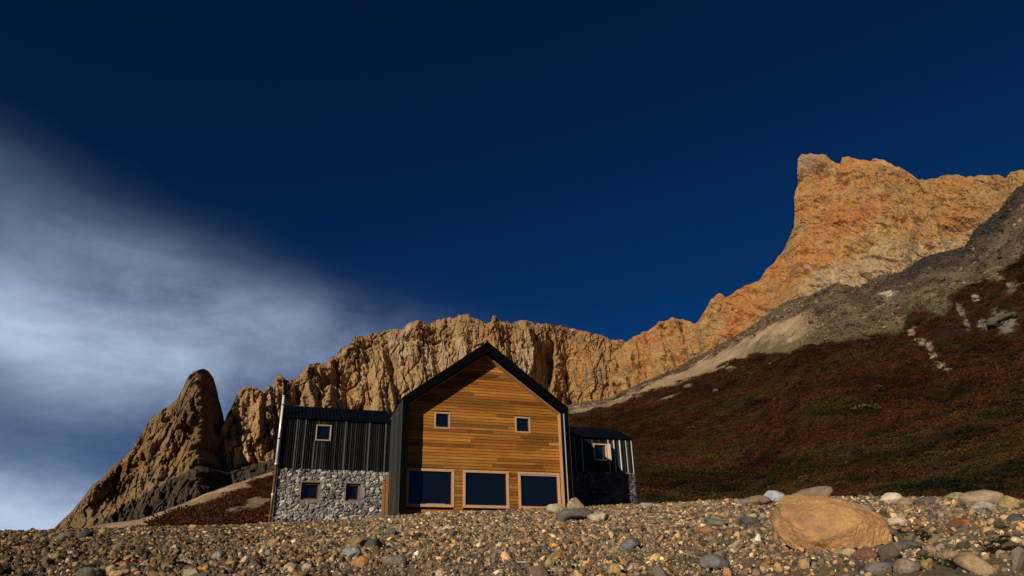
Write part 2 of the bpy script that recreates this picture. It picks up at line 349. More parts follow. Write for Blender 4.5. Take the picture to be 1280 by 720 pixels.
def c_wall(X, Y, Z, px, py, d, t):
    n = fbm(X/30, Z/45, Y/40, 4); m = fbm(X/9, Z/30, Y/9, 4); k = perlin(X/60, Z/30, 4)
    C = lerp(TAN, OCH, sstep(-.3, .5, n)[..., None]); C = lerp(C, ORG, (sstep(.15, .6, k+.3*m)*.25+sstep(640, 760, px)*.25)[..., None])
    C = lerp(C, GRY, (sstep(.1, .6, -m)*.55)[..., None]); C = lerp(C, CRM, (sstep(.3, .7, m)*.55)[..., None])
    col_ = fbm((X+.3*Y)/5.5, Z/70, 12, 2); C = lerp(C, CRM, (sstep(.05, .55, col_)*.6*sstep(420, 460, px)*sstep(720, 640, px))[..., None])
    top = sstep(.72, .9, t+.15*n); C = lerp(C, BRN*1.25, (top*.45)[..., None])
    C = C*(1-.3*sstep(-2, -14, d))[..., None] if False else C
    return C*(1+.18*fbm(X/4, Z/4, Y/4, 3))[..., None]
crest_wall = [(262, 560), (272, 545), (280, 530), (284, 520), (290, 510), (296, 497), (303, 488.5), (312, 487), (320, 490), (326, 497), (330, 494), (336, 486), (341, 489), (344, 475), (349, 473), (356, 479), (361, 480), (366, 477), (372, 475), (385, 461), (401, 457), (409, 455), (417, 447), (427, 438), (437, 433), (444, 421), (455, 419), (466, 414.5), (480, 413), (502, 414), (515, 408), (522, 406), (528, 404), (535, 407), (545, 402), (555, 399.5), (566, 400), (575, 397.5), (584, 397), (594, 403.5), (600, 404), (608, 409), (614, 407), (616, 400), (619, 398), (622, 401), (628, 406), (645, 404), (661, 405), (675, 407), (689, 409), (704, 410), (718, 412.5), (730, 416.6), (746, 420), (762, 426.7), (775, 428), (781, 431), (800, 445), (830, 480), (850, 500)]
base_wall = [(200, 600), (290, 584), (345, 582), (500, 552), (700, 512), (760, 503), (800, 490), (860, 510)]
R_wall = curve([(262, 424), (300, 427), (340, 434), (366, 441), (420, 458), (500, 474), (560, 488), (620, 492), (680, 505), (712, 540), (735, 522), (780, 520), (860, 560)])
cliff('mountain_cliff', crest_wall, base_wall, R_wall, 1150, 300, lambda x: np.interp(x, [280, 340, 440, 600, 780], [.3, .42, .55, .5, .35]), d_wall, c_wall)

# the orange tower and the ridge running down from it
def d_tower(s, z, t, x, h):
    tl = s+.5*z
    d = 12*perlin(s/60, z/90, 21)+4.5*ridged(tl/24, (z-.4*s)/40, 23, 3)+1.6*ridged((s-.7*z)/42, (z+.5*s)/16, 24, 2)+2.0*fbm(tl/9, z/12, 25, 4, .55)+1.2*ridged(s/7, z/9, 27, 3)
    d = d+1.6*perlin((z+.35*s)/7, s/60, 28)+cracks(s+.45*z, z*1.2, .7)+1.0*fbm(s/3.5, z/3.5, 62, 3, .6)
    lowx = sstep(960, 880, x); d = d+lowx*(6*ridged(s/13, z/60, 31, 2)+3*perlin(s/5, z/20, 33))
    return d
def c_tower(X, Y, Z, px, py, d, t):
    n = fbm(X/35, Z/35, Y/40, 4); m = fbm(X/10, Z/10, Y/10, 4); k = perlin(X/50+.3, Z/50, 4)
    C = lerp(OCH, ORG, sstep(-.25, .45, n)[..., None]); C = lerp(C, TAN, sstep(.0, .6, m-.4*k)[..., None]*.4); k2 = fbm(X/26+5, Z/18, Y/26, 4); C = lerp(C, np.array([.34, .135, .05]), (sstep(.15, .65, k2)*.55)[..., None]); C = lerp(C, np.array([.44, .29, .12]), (sstep(.15, .65, -k2)*.5)[..., None])
    C = lerp(C, GRY, (sstep(.25, .7, -m-.3*n)*.5)[..., None])
    foot = sstep(.17, .06, t+.13*n+.05*m); C = lerp(C, np.array([.37, .265, .16]), (foot*sstep(960, 1040, px)*.85)[..., None])
    C = lerp(C, CRM, (sstep(.5, .8, m)*.35)[..., None])
    cap = sstep(235, 205, py+10*n)*sstep(1060, 1020, px); C = lerp(C, GRY*1.5, (cap*.5)[..., None])
    C = lerp(C, BRN, (sstep(1150, 1260, px)*.3)[..., None])
    return C*(1+.2*fbm(X/4, Z/4, Y/4, 3))[..., None]
crest_tower = [(762, 470), (772, 446), (781, 431), (790, 426), (799, 420.6), (805, 417), (812, 414), (821, 408.5), (826, 405), (833, 404), (840, 402), (846, 402.5), (854, 401), (860, 404), (868, 408), (873, 406), (876, 402), (879, 397), (883, 390), (889, 382), (897, 372), (900, 370.5), (903, 371), (908, 373), (917, 367), (927, 362), (947, 352), (960, 337), (975, 320), (983, 308), (992, 287), (997, 278), (996.6, 257), (993.6, 240), (998, 230), (998.3, 203), (1003, 198), (1015, 196.5), (1033, 197), (1045, 207), (1051, 207), (1053, 198), (1060, 197), (1070, 201), (1077, 204), (1086, 204), (1093, 202), (1105, 201), (1114, 206), (1123, 210), (1143, 223), (1150, 228), (1173, 225), (1180, 221), (1187, 219), (1200, 220), (1208, 223), (1213, 220), (1220, 218), (1240, 217), (1249, 219), (1257, 223), (1265, 215), (1280, 212), (1320, 204), (1400, 180), (1500, 170), (1650, 210), (1800, 290)]
base_tower = [(750, 512), (790, 490), (840, 468), (885, 446), (930, 421), (960, 400), (985, 383), (1010, 373), (1030, 362), (1048, 356), (1075, 360), (1100, 350), (1150, 329), (1190, 314), (1215, 299), (1245, 275), (1268, 245), (1285, 234), (1400, 200), (1600, 190), (1800, 320)]
R_tower = curve([(760, 500), (800, 492), (840, 484), (868, 488), (885, 470), (930, 455), (960, 446), (985, 436), (1000, 425), (1060, 414), (1120, 408), (1180, 416), (1280, 412), (1800, 400)])
cliff('mountain_tower', crest_tower, base_tower, R_tower, 1400, 300, lambda x: np.interp(x, [780, 880, 990, 1100, 1280], [.5, .4, .28, .34, .5]), d_tower, c_tower, jag=1.2)

# the needle on the far side of the slope and its dark footing
def d_spire(s, z, t, x, h):
    tl = s-.25*z
    d = 9*perlin(s/45, z/60, 41)+3.5*ridged(tl/22, z/45, 43, 3)+4*ridged(s/30, (z-.3*s)/20, 44, 2)+2.6*ridged(s/8, z/14, 45, 3)+1.8*fbm(s/5, z/5, 47, 4, .6)
    d = d+cracks(s-.25*z, z, 2.4)+.9*fbm(s/3, z/3, 63, 3, .6)
    zs = np.interp(x, [100, 150, 200, 240, 285, 345], [40, 52, 61, 67, 72, 80])+4*perlin(s/14, 0, 3); low = sstep(4, -4, z-zs); d = d+low*(2+3.5*ridged(s/9, z/10, 49, 3))
    return d
def c_spire(X, Y, Z, px, py, d, t):
    n = fbm(X/28, Z/28, Y/30, 4); m = fbm(X/8, Z/10, Y/8, 4)
    C = lerp(TAN*.8, BRN*.85, sstep(-.3, .4, n)[..., None]); C = lerp(C, GRY, sstep(.1, .6, m)[..., None]*.6); C = lerp(C, OCH, sstep(.2, .6, -m)[..., None]*.35)
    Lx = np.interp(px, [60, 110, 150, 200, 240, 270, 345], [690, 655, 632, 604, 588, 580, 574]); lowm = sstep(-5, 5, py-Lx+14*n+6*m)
    C = lerp(C, BRN*.85, (sstep(215, 250, px+20*n)*sstep(560, 520, py+20*m)*.6)[..., None])  # shaded side of the needle's top, painted as a darker brown
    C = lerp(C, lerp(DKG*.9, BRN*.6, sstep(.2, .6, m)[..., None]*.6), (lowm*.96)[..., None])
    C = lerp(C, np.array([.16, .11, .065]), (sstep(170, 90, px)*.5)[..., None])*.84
    return C*(1+.2*fbm(X/4, Z/4, Y/4, 3))[..., None]
crest_spire = [(30, 705), (64, 664), (75, 652), (92, 638), (104, 625), (112, 612), (125, 602), (140, 586), (152, 576), (163, 564), (170, 553), (178, 542), (184, 532), (188, 525), (196, 519), (205, 513), (213, 509), (222, 500), (229, 486), (232, 478), (236, 472), (242, 467), (248, 465), (254, 463.5), (260, 466), (264, 472), (267, 476), (271, 492), (275, 508), (279, 524), (282, 540), (284.5, 557), (288, 572), (298, 576), (315, 575), (330, 577), (345, 576), (380, 578), (400, 590)]
base_spire = [(30, 720), (64, 690), (140, 668), (317, 603), (345, 595), (420, 598)]
def p_spire(x, zb, zc, Z):
    zs = np.interp(x, [60, 100, 150, 200, 240, 285, 345], [36, 42, 52, 61, 67, 72, 80])
    lo = np.clip(np.minimum(Z, zs)-zb, 0, None); hi = np.clip(Z-np.maximum(zs, zb), 0, None)
    return 1.15*lo+7*sstep(-1, 4, Z-zs)+np.interp(x, [60, 160, 215, 250, 285], [.8, .5, .32, .26, .4])*hi
R_spire = curve([(30, 396), (64, 396), (140, 392), (200, 384), (235, 376), (248, 376), (258, 384), (270, 397), (284, 412), (292, 405), (345, 410), (400, 412)])
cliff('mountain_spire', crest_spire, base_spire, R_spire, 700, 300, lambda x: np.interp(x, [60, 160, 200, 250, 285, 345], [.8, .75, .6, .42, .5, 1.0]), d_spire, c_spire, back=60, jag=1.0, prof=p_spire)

# ------------------------------------------------------------------ the mountain hut
def hut_mats():
    wood = tinted('facade_boards', scale=1.3, amount=.55, rough=.6, spec=.3, bump=.35, bscale=30, dist=.006, stretch=(.8, 3, 9), fine=5)
    trim = tinted('pale_timber', scale=3, amount=.22, rough=.6, spec=.3, bump=.25, bscale=30, dist=.004, stretch=(1, 1, 1))
    black = tinted('black_sheet', scale=2, amount=.3, rough=.7, spec=.0, bump=.1, bscale=6, dist=.01)
    metal = tinted('dark_corrugated_sheet', scale=1.2, amount=.35, rough=.55, spec=.045, bump=.12, bscale=5, dist=.012)
    stone = tinted('wall_stone', scale=5, amount=.45, rough=.92, spec=.15, bump=.9, bscale=16, dist=.025)
    bright = tinted('bare_steel', scale=4, amount=.2, rough=.32, spec=.6, bump=.05, bscale=8, dist=.004, metal=.25)
    gl, t, b = new_mat('window_glass', .04, .5); b.inputs['Base Color'].default_value = (.004, .006, .012, 1)
    nn = t.n('ShaderNodeTexNoise', {'Vector': t.n('ShaderNodeTexCoord').outputs['Object'], 'Scale': .9, 'Detail': 2}).outputs[0]
    t.t.links.new(t.n('ShaderNodeBump', {'Height': nn, 'Strength': .12, 'Distance': .05}).outputs[0], b.inputs['Normal'])
    return wood, trim, black, metal, stone, bright, gl
WOOD, TRIM, BLACK, METAL, STONE, BRIGHT, GLASS = hut_mats()
hut = bpy.data.objects.new('mountain_hut', None); COL.objects.link(hut)
hl = b2w(-HUT); hut.location = hl; hut.rotation_euler = (0, 0, YAW); hut.empty_display_size = 1
tag(hut, 'wooden gabled mountain hut with black roof and stone and metal wings above the gravel', 'hut')
Wd, HE, HA, LEN, DF, DL, DR = 8.4, 5.13, 8.30, 10.5, .70, 3.19, 4.60
IL, IR = .30, 8.12                                     # inner faces of the two side walls
IE, IA = 4.90, 7.74                                    # soffit at the side walls, at the ridge
BLK = (.003, .0034, .0042)
m = MB()
cx_ = Wd/2
m.prism([(-.03, HE-.01), (cx_, HA), (Wd+.03, HE-.01), (Wd+.03, HE-.10), (IR, IE), (cx_, IA), (IL, IE), (-.03, HE-.10)], 0, LEN, BLK)
roof = m.build('roof', BLACK, hut, .008)
m = MB()
sl = (HA-HE)/cx_
for k in range(24):                                    # standing seams over the roof
    y = .25+k*.43
    for sgn in (-1, 1):
        x0, x1 = (0.0, cx_-.03) if sgn < 0 else (cx_+.03, Wd)
        za, zb_ = (HE, HA-.02) if sgn < 0 else (HA-.02, HE)
        m.prism([(x0, za+.002), (x1, zb_+.002), (x1, zb_+.04), (x0, za+.04)], y, y+.03, BLK)
m.build('roof_seam', BLACK, roof)
m = MB(); m.tube([(cx_, -.02, HA+.02), (cx_, LEN+.02, HA+.02)], .05, 8, (.02, .022, .025)); m.build('ridge_cap', BLACK, roof)
# side walls, with battens outside
for x0, x1, s in ((0, IL, -1), (IR, Wd, 1)):
    m = MB(); zt0 = HE-.11
    m.prism([(x0, -1.2), (x1, -1.2), (x1, IE-.006 if s < 0 else zt0), (x0, zt0 if s < 0 else IE-.006)], 0.004, LEN-.01, BLK)
    sw = m.build('side_wall', BLACK, hut)
    m = MB(); y = .02; k = 0
    while y < LEN-.3:
        wdt = random.uniform(.20, .30); dep = random.uniform(.018, .045); sh = random.uniform(.7, 1.5)
        c = (.036*sh, .0375*sh, .036*sh)
        if s < 0: m.box(-dep, .002, y, y+wdt-.03, -1.2, HE-.13-.03*random.random(), c)
        else: m.box(Wd-.002, Wd+dep, y, y+wdt-.03, -1.2, HE-.13, c)
        y += wdt
    m.build('cladding', METAL, sw)
# timber lining of the recess
m = MB(); T = .03
PT = (.40, .24, .125)
for a, b_ in (((IL, IE), (cx_, IA)), ((cx_, IA), (IR, IE))):
    m.prism([(a[0], a[1]-T-.002), (b_[0], b_[1]-T-.002), (b_[0], b_[1]-.003), (a[0], a[1]-.003)], .40, DF-.002, PT)
m.box(IL+.002, IL+T, .35, DF-.002, -1.1, IE-.03, PT); m.box(IR-T, IR-.002, .35, DF-.002, -1.1, IE-.035, PT)
m.build('recess_lining', TRIM, hut)
m = MB(); m.box(IR+.005, IR+.05, -.022, .0, -1.1, IE-.12, (.5, .5, .52)); m.build('corner_flashing', BRIGHT, hut, .004)
# windows in the gable: outer frame rectangles
BIG = [(.40, 2.69, .21, 1.955), (3.11, 5.40, .205, 1.955), (5.87, 8.04, .20, 1.955)]
SML = [(1.67, 2.47, 3.86, 4.69), (5.79, 6.61, 3.855, 4.69)]
def soffit(u): return IA-.035-(IA-IE)*abs(u-cx_)/(cx_-IL) if u < cx_ else IA-.035-(IA-IE)*abs(u-cx_)/(IR-cx_)
m = MB(); v = -.9; hb = .145
bcol = [(.37, .148, .022), (.34, .132, .018), (.39, .163, .026), (.31, .112, .015), (.41, .182, .032), (.355, .140, .020)]
row = 0
while v < IA:
    v1 = min(v+hb-.017, IA-.04)
    segs = [(IL+T+.002, IR-T-.002)]
    for (a, b_, c, d) in BIG+SML:
        if v1 > c+.02 and v < d-.02:
            ns = []
            for p, q in segs:
                if b_ <= p or a >= q: ns.append((p, q))
                else:
                    if a+.02 > p: ns.append((p, a+.02))
                    if q > b_-.02: ns.append((b_-.02, q))
            segs = ns
    rowt = random.uniform(.78, 1.12)*(1-.34*max(0, math.sin(row*.62+.6))**3)
    for p, q in segs:
        x = p
        while x < q-.01:
            L = min(q-x, random.uniform(.9, 3.6)); L = q-x if q-x-L < .35 else L
            x1 = x+L
            # clip under the two soffits
            def lim(vv):
                if vv <= IE-.04: return IL, IR
                k = (vv-(IE-.04))/(IA-IE); return IL+k*(cx_-IL), IR-k*(IR-cx_)
            lo0, hi0 = lim(v); lo1, hi1 = lim(v1)
            b0, b1, t0, t1 = max(x, lo0), min(x1-.004, hi0), max(x, lo1), min(x1-.004, hi1)
            if b1 > b0+.02:
                if t1 < t0: t0 = t1 = (t0+t1)/2
                c = np.array(random.choice(bcol))*1.06*(1-.48*float(sstep(.0, .6, fbm(x/2.4, v/.40, 1.7, 4))))*rowt*random.uniform(.94, 1.06); yy = DF+random.uniform(-.006, .006); bl = .012
                m.add([(b0, yy, v), (b1, yy, v), (t1, yy+bl, v1), (t0, yy+bl, v1), (b0, DF+.05, v), (b1, DF+.05, v), (t1, DF+.05, v1), (t0, DF+.05, v1)],
                      [(0, 1, 2, 3), (0, 4, 5, 1), (1, 5, 6, 2), (2, 6, 7, 3), (3, 7, 4, 0)], tuple(c))
            x = x1
    v += hb; row += 1
gw = m.build('gable_wall', WOOD, hut)
m = MB(); m.prism([(IL, -1), (IR, -1), (IR, IE-.05), (cx_, IA-.05), (IL, IE-.05)], DF+.12, DF+.22, (.03, .015, .008)); m.build('wall_backing', WOOD, gw)
m = MB(); m.prism([(IL, -1), (IR, -1), (IR, IE-.05), (cx_, IA-.05), (IL, IE-.05)], LEN-.5, LEN-.3, (.05, .03, .02)); m.build('rear_wall', BLACK, hut)
def window(par, a, b, c, d, y, fw, dep, col, proud=.03, mat=None, mull=None):
    """a picture-frame window in the plane y; dep is how far the glass sits behind the frame's face"""
    m = MB(); y0, y1 = y-proud, y+dep+.03
    m.box(a, b, y0, y1, d-fw, d, col); m.box(a, b, y0, y1, c, c+fw, col)
    m.box(a, a+fw, y0+.002, y1, c+fw, d-fw, col); m.box(b-fw, b, y0+.002, y1, c+fw, d-fw, col)
    f = m.build('window', mat or TRIM, hut, .006)
    m = MB(); s = .035; dc = tuple(.16*k for k in col)
    e = fw+.001
    m.box(a+e, b-e, y+dep-.03, y+dep-.004, d-fw-s, d-fw-.001, dc); m.box(a+e, b-e, y+dep-.03, y+dep-.004, c+fw+.001, c+fw+s, dc)
    m.box(a+e, a+fw+s, y+dep-.029, y+dep-.004, c+fw+s, d-fw-s, dc); m.box(b-fw-s, b-e, y+dep-.029, y+dep-.004, c+fw+s, d-fw-s, dc)
    m.build('sash', mat or TRIM, f)
    m = MB(); m.box(a+fw, b-fw, y+dep, y+dep+.01, c+fw, d-fw); m.build('pane', GLASS, f)
    return f
for i, r in enumerate(BIG):
    f = window(hut, *r, DF, .125, .07, (.50, .29, .155))
    if i == 2:                                         # rolled blind under the head of the window by the rocks
        m = MB(); m.tube([(r[0]+.14, DF+.03, r[3]-.155), (r[1]-.14, DF+.03, r[3]-.155)], .028, 8, (.62, .6, .58)); m.build('blind', BRIGHT, f)
    if i == 0:
        m = MB(); m.box(r[0]+1.0, r[0]+1.85, DF+.03, DF+.062, r[2]+.135, r[2]+.165, (.35, .38, .42)); m.build('sill_board', BRIGHT, f)
for r in SML: window(hut, *r, DF, .085, .09, (.42, .26, .15), .025)

def corrugated(name, u0, u1, v0, v1, y, holes, parent, pitch=.165, amp=.028, rib=None, ribc=(.10, .10, .105), base=(.016, .018, .021)):
    """a wall of ribbed sheets: rounded ribs as real geometry, sheets overlapping now and then"""
    nu = int((u1-u0)/pitch*8); us = np.linspace(u0, u1, nu); vs = np.linspace(v0, v1, 14)
    sheet = np.floor((us-u0)/.92+.3*np.sin(us*2.1)); rs = np.random.default_rng(int(abs(u0)*10)+5)
    tilt = rs.uniform(-.02, .02, 40); br = np.exp(rs.normal(.0, 1.15, 400))  # per-rib tone puts thin sunlit highlights into the sheet colour
    ph = (us-u0)/pitch; k = ph.astype(int); saw = np.abs((ph % 1)-.5)*2
    off = amp*sstep(.25, .75, saw)*(.6+.8*rs.random(400)[k % 400])
    U, V = np.meshgrid(us, vs, indexing='ij'); fr = ((us-u0)/.92+.3*np.sin(us*2.1)) % 1
    Yy = y-off[:, None]-(tilt[sheet.astype(int)]*fr)[:, None]-.006*np.sin(V*3+us[:, None]*9)
    c = np.array(base)[None, None]*br[(k*7+3) % 400][:, None, None]*np.ones((1, len(vs), 1))
    keep = np.ones((nu-1, len(vs)-1), bool)
    o = None
    cells = []
    vlist = sorted(set([v0, v1]+[h[2] for h in holes]+[h[3] for h in holes]))
    # split the grid rows exactly at the window heads and sills
    vs2 = np.unique(np.concatenate([np.linspace(a, b, max(2, int((b-a)/.35))) for a, b in zip(vlist[:-1], vlist[1:])]))
    U, V = np.meshgrid(us, vs2, indexing='ij'); Yy = y-off[:, None]-(tilt[sheet.astype(int)]*fr)[:, None]+0*V
    c = np.array(base)[None, None]*br[(k*7+3) % 400][:, None, None]*np.ones((1, len(vs2), 1))
    um, vm = (us[1:]+us[:-1])/2, (vs2[1:]+vs2[:-1])/2; keep = np.ones((nu-1, len(vs2)-1), bool)
    for (a, b, cc, d) in holes: keep &= ~((um[:, None] > a+.02) & (um[:, None] < b-.02) & (vm[None] > cc) & (vm[None] < d))
    o = mesh_np(name, np.stack([U, Yy, V], -1).reshape(-1, 3), grid_faces(nu, len(vs2), keep), METAL, True, c.reshape(-1, 3), parent)
    return o
def stone_wall(u0, u1, v0, v1, y, holes, seed, parent, bright=1., depth=.5):
    st = .022; us = np.arange(u0, u1+st*.5, st); vs = np.arange(v0, v1+st*.5, st); rs = np.random.default_rng(seed)
    U, V = np.meshgrid(us, vs, indexing='ij'); cu, cv = .23, .14
    wu = U+.06*perlin(U*2.2, V*2.2, seed); wv = V+.05*perlin(U*2.5, V*2.5, seed+9)
    gi, gj = np.floor(wu/cu).astype(int), np.floor(wv/cv).astype(int)
    f1 = np.full(U.shape, 9.); f2 = f1.copy(); idc = np.zeros(U.shape, int)
    J = rs.uniform(.08, .92, (64, 64, 2)); SZ = rs.uniform(-.28, .22, (64, 64))
    for di in (-1, 0, 1):
        for dj in (-1, 0, 1):
            a, b = gi+di, gj+dj; jj = J[a % 64, b % 64]
            d = np.hypot((wu-(a+jj[..., 0])*cu)/cu, (wv-(b+jj[..., 1])*cv)/cv*.9)+SZ[a % 64, b % 64]*.35
            nearer = d < f1; f2 = np.where(nearer, f1, np.minimum(f2, d)); idc = np.where(nearer, (a % 64)*64+b % 64, idc); f1 = np.where(nearer, d, f1)
    e = f2-f1; ctr = np.linspace(0, 1, 4096); rh_ = rs.uniform(.35, 1.25, 4096); rt_ = rs.uniform(-1, 1, (4096, 2)); rc_ = rs.choice(8, 4096, p=[.2, .2, .17, .13, .1, .1, .06, .04])
    pal = np.array([(.17, .165, .16), (.22, .21, .20), (.12, .115, .115), (.30, .28, .26), (.085, .085, .09), (.25, .225, .19), (.42, .40, .37), (.19, .14, .10)])*bright
    hgt = sstep(0, .35, e)*.08*rh_[idc]+.012*sstep(0, .12, e)
    hgt = hgt+(rt_[idc][..., 0]*(wu/cu % 1-.5)+rt_[idc][..., 1]*(wv/cv % 1-.5))*.05*sstep(0, .2, e)+.042*fbm(U*6.5, V*8, seed, 5, .62)
    c = pal[rc_[idc]]*(1+.25*fbm(U*4, V*4, seed+3, 3))[..., None]; c = c*(1+.45*fbm(U*9, V*12, seed+5, 3))[..., None]; c = lerp(np.array([.14, .132, .122])*bright, np.clip(c, .03, .6), sstep(.0, .07, e)[..., None])
    keep = np.ones((len(us)-1, len(vs)-1), bool); um, vm = (us[1:]+us[:-1])/2, (vs[1:]+vs[:-1])/2
    for (a, b, cc, d) in holes:
        dist = np.maximum(np.maximum(a-U, U-b), np.maximum(cc-V, V-d)); k = sstep(.16, .03, dist+.05*perlin(U*6, V*6, 3)); hgt = lerp(hgt, .035, k)
        c = lerp(c, np.array([.15, .145, .14])*bright, (k*.9)[..., None])
        keep &= ~((um[:, None] > a) & (um[:, None] < b) & (vm[None] > cc) & (vm[None] < d))
    Y_ = y-hgt
    vtop = V.copy(); vtop[:, -1] += .05*perlin(us*4, 0, seed)+.03; vtop[:, -2] += .02
    o = mesh_np('stone_wall', np.stack([U, Y_, vtop], -1).reshape(-1, 3), grid_faces(len(us), len(vs), keep), STONE, True, c.reshape(-1, 3), parent)
    m = MB(); g = (.13, .125, .12)                         # the body of the wall behind its face, open at the windows
    hs = sorted(holes); x = u0
    for (a, b, cc, d) in hs:
        m.box(x, a, y, y+depth, v0, v1-.01, g); m.box(a, b, y, y+depth, v0, cc, g); m.box(a, b, y, y+depth, d, v1-.01, g); x = b
    m.box(x, u1, y, y+depth, v0, v1-.01, g); m.build('masonry', STONE, o)
    # stones turning the free ends
    return o
def wing_roof(u0, u1, ve, y, rise, run, depth, s):
    """ribbed metal roof of a wing: front slope, ridge and a rear slope"""
    us = np.arange(u0, u1+.001, .021); off = .022*sstep(.3, .7, np.abs(((us-u0)/.17 % 1)-.5)*2)
    prof = [(y-.16, ve-.09), (y-.155, ve-.01), (y+run*.5, ve+rise*.53), (y+run, ve+rise), (y+run+.02, ve+rise), (y+depth, ve+rise-(depth-run)*.5)]
    P = np.array([[(u, p[0], p[1]+o_) for p in prof] for u, o_ in zip(us, off)])
    c = np.full((len(us)*len(prof), 3), .0050)*np.array([.7, 1.0, 2.0])
    o = mesh_np('wing_roof', P.reshape(-1, 3), grid_faces(len(us), len(prof))[:, ::-1], BLACK, False, c, hut)
    for x in (u0, u1-.04):
        m = MB(); m.add([(x, p[0], p[1]-.12) for p in prof[1:]]+[(x+.04, p[0], p[1]-.12) for p in prof[1:]]+[(x, p[0], p[1]-.004) for p in prof[1:]]+[(x+.04, p[0], p[1]-.004) for p in prof[1:]],
              [f for i in range(4) for f in ((i, i+1, i+11, i+10), (i+5, i+15, i+16, i+6), (i, i+5, i+6, i+1), (i+10, i+11, i+16, i+15))]+[(0, 10, 15, 5), (4, 9, 19, 14)], BLK)
        m.build('verge', BLACK, o)
    return o
def end_wall(x0, x1, ve, y, rise, run, depth, vs, v0):
    yb = y+depth-.25; zb_ = ve+rise-(depth-run)*.5
    m = MB(); prof = [(y+.03, vs), (yb, vs), (yb, zb_-.0), (y+run, ve+rise-.14), (y+.03, ve-.06)]
    n = len(prof)
    m.add([(x0, a, b) for a, b in prof]+[(x1, a, b) for a, b in prof], [tuple(range(n)), tuple(range(2*n-1, n-1, -1))]+[(i, i+n, (i+1) % n+n, (i+1) % n) for i in range(n)], (.02, .022, .025))
    e = m.build('end_wall', BLACK, hut)
    m = MB(); m.box(x0+.02, x1-.02, y+.12, yb, v0, vs-.01, (.13, .125, .12)); m.build('footing', STONE, e)
# the longer wing: rubble below, black sheet above
L0, LE, LS = -5.27, 4.70, 2.15
LW = [(-4.135, -3.245, .742, 1.588), (-2.07, -1.35, .74, 1.585)]
stone_wall(L0, 0.0-.03, -1.0, LS, DL-.03, [(a+.02, b-.02, c+.02, d-.02) for a, b, c, d in LW], 11, hut, 1.15)
for r in LW: window(hut, *r, DL+.10, .10, .12, (.20, .095, .05), .03)
UW = (-3.69, -2.95, 3.57, 4.36)
corrugated('sheet_wall', L0+.16, -.03, LS, LE, DL, [UW], hut, .105, .03, base=(.0045, .0049, .0056))
m = MB(); m.box(L0, L0+.165, DL-.05, DL+.12, LS+.01, LE-.02, (.02, .024, .026)); m.build('corner_trim', METAL, hut, .006)
m = MB()
for u in (-4.62, -4.22, -3.74, -2.285, -1.12, -.30):  # paler strips stand in for the stronger highlights along the ribs
    m = MB(); m.box(u, u+.045, DL-.068, DL-.02, LS+.02, (3.56 if -3.9 < u < -3.0 else LE-.1), (.10, .104, .107)); m.build('glint_strip', METAL, hut)
window(hut, *UW, DL, .06, .085, (.36, .25, .16), .07)
wing_roof(L0-.02, -.04, LE, DL, .90, 1.37, 6.2, -1); end_wall(L0+.01, L0+.12, LE, DL, .90, 1.37, 6.2, LS, -1.)
# the short wing beyond
R1, RE, RS = 14.20, 4.81, 2.79
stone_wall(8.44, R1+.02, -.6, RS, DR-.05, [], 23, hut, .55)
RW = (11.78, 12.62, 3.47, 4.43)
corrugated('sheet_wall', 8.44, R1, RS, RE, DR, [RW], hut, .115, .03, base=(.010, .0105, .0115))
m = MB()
for u, c in ((10.6, .5), (11.05, .6), (12.70, .8), (13.06, .75), (13.44, .8), (13.82, .75), (R1-.02, .8)):  # near-white strips added in place of sun reflections on the rib flanks
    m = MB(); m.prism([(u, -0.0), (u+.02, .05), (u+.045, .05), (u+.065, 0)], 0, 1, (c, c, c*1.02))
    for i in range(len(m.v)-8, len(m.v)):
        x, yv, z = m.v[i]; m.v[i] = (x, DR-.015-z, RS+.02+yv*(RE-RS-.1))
    m.build('glint_strip', BRIGHT, hut)
f = window(hut, *RW, DR, .07, .07, (.48, .33, .20), .06)
m = MB(); m.add([(RW[1]+.005, DR-.09, 3.30), (RW[1]+.05, DR-.09, 3.30), (RW[1]+.05, DR-.09, RW[3]-.02), (RW[1]+.005, DR-.09, RW[3]-.02), (RW[1]+.005, DR-.45, 3.33), (RW[1]+.05, DR-.45, 3.33), (RW[1]+.05, DR-.45, RW[3]-.08), (RW[1]+.005, DR-.45, RW[3]-.08)], [(0, 1, 2, 3), (4, 7, 6, 5), (0, 4, 5, 1), (1, 5, 6, 2), (2, 6, 7, 3), (3, 7, 4, 0)], (.62, .47, .33))
m.build('open_shutter', TRIM, f)
wing_roof(8.44, R1+.06, RE, DR, 1.1, 2.2, 5.4, 1); end_wall(R1-.14, R1-.03, RE, DR, 1.1, 2.2, 5.4, RS, -.6)
# flue at the outer corner of the long wing, plank frame where wing and gable meet
m = MB(); px_ = L0-.10
m.tube([(px_, DL-.20, 2.35), (px_, DL-.20, 5.62)], .062, 12, (.80, .78, .75))
m.tube([(px_, DL-.20, 5.60), (px_, DL-.20, 5.66)], .075, 12, (.6, .6, .6))
fl = m.build('flue_pipe', BRIGHT, hut, 0, True)
m = MB(); m.tube([(px_-.02, DL-.22, -.9), (px_, DL-.20, 2.35)], .05, 12, (.19, .085, .042)); m.build('copper_pipe', BRIGHT, fl, 0, True)
for z in (.95, 2.35, 3.55, 5.2):
    m = MB(); m.tube([(px_, DL-.20, z-.03), (px_, DL-.20, z+.03)], .085, 12, (.5, .47, .42) if z < 3 else (.02, .02, .02)); m.box(px_, px_+.16, DL-.19, DL-.07, z-.02, z+.02, (.02, .02, .02)); m.build('pipe_bracket', BRIGHT, fl)
m = MB(); oc = (.25, .125, .045)
m.box(-.17, -.05, DL-.36, DL-.28, -.9, 2.02, oc); m.box(-.34, -.20, DL-.30, DL-.22, -.9, 1.75, oc)
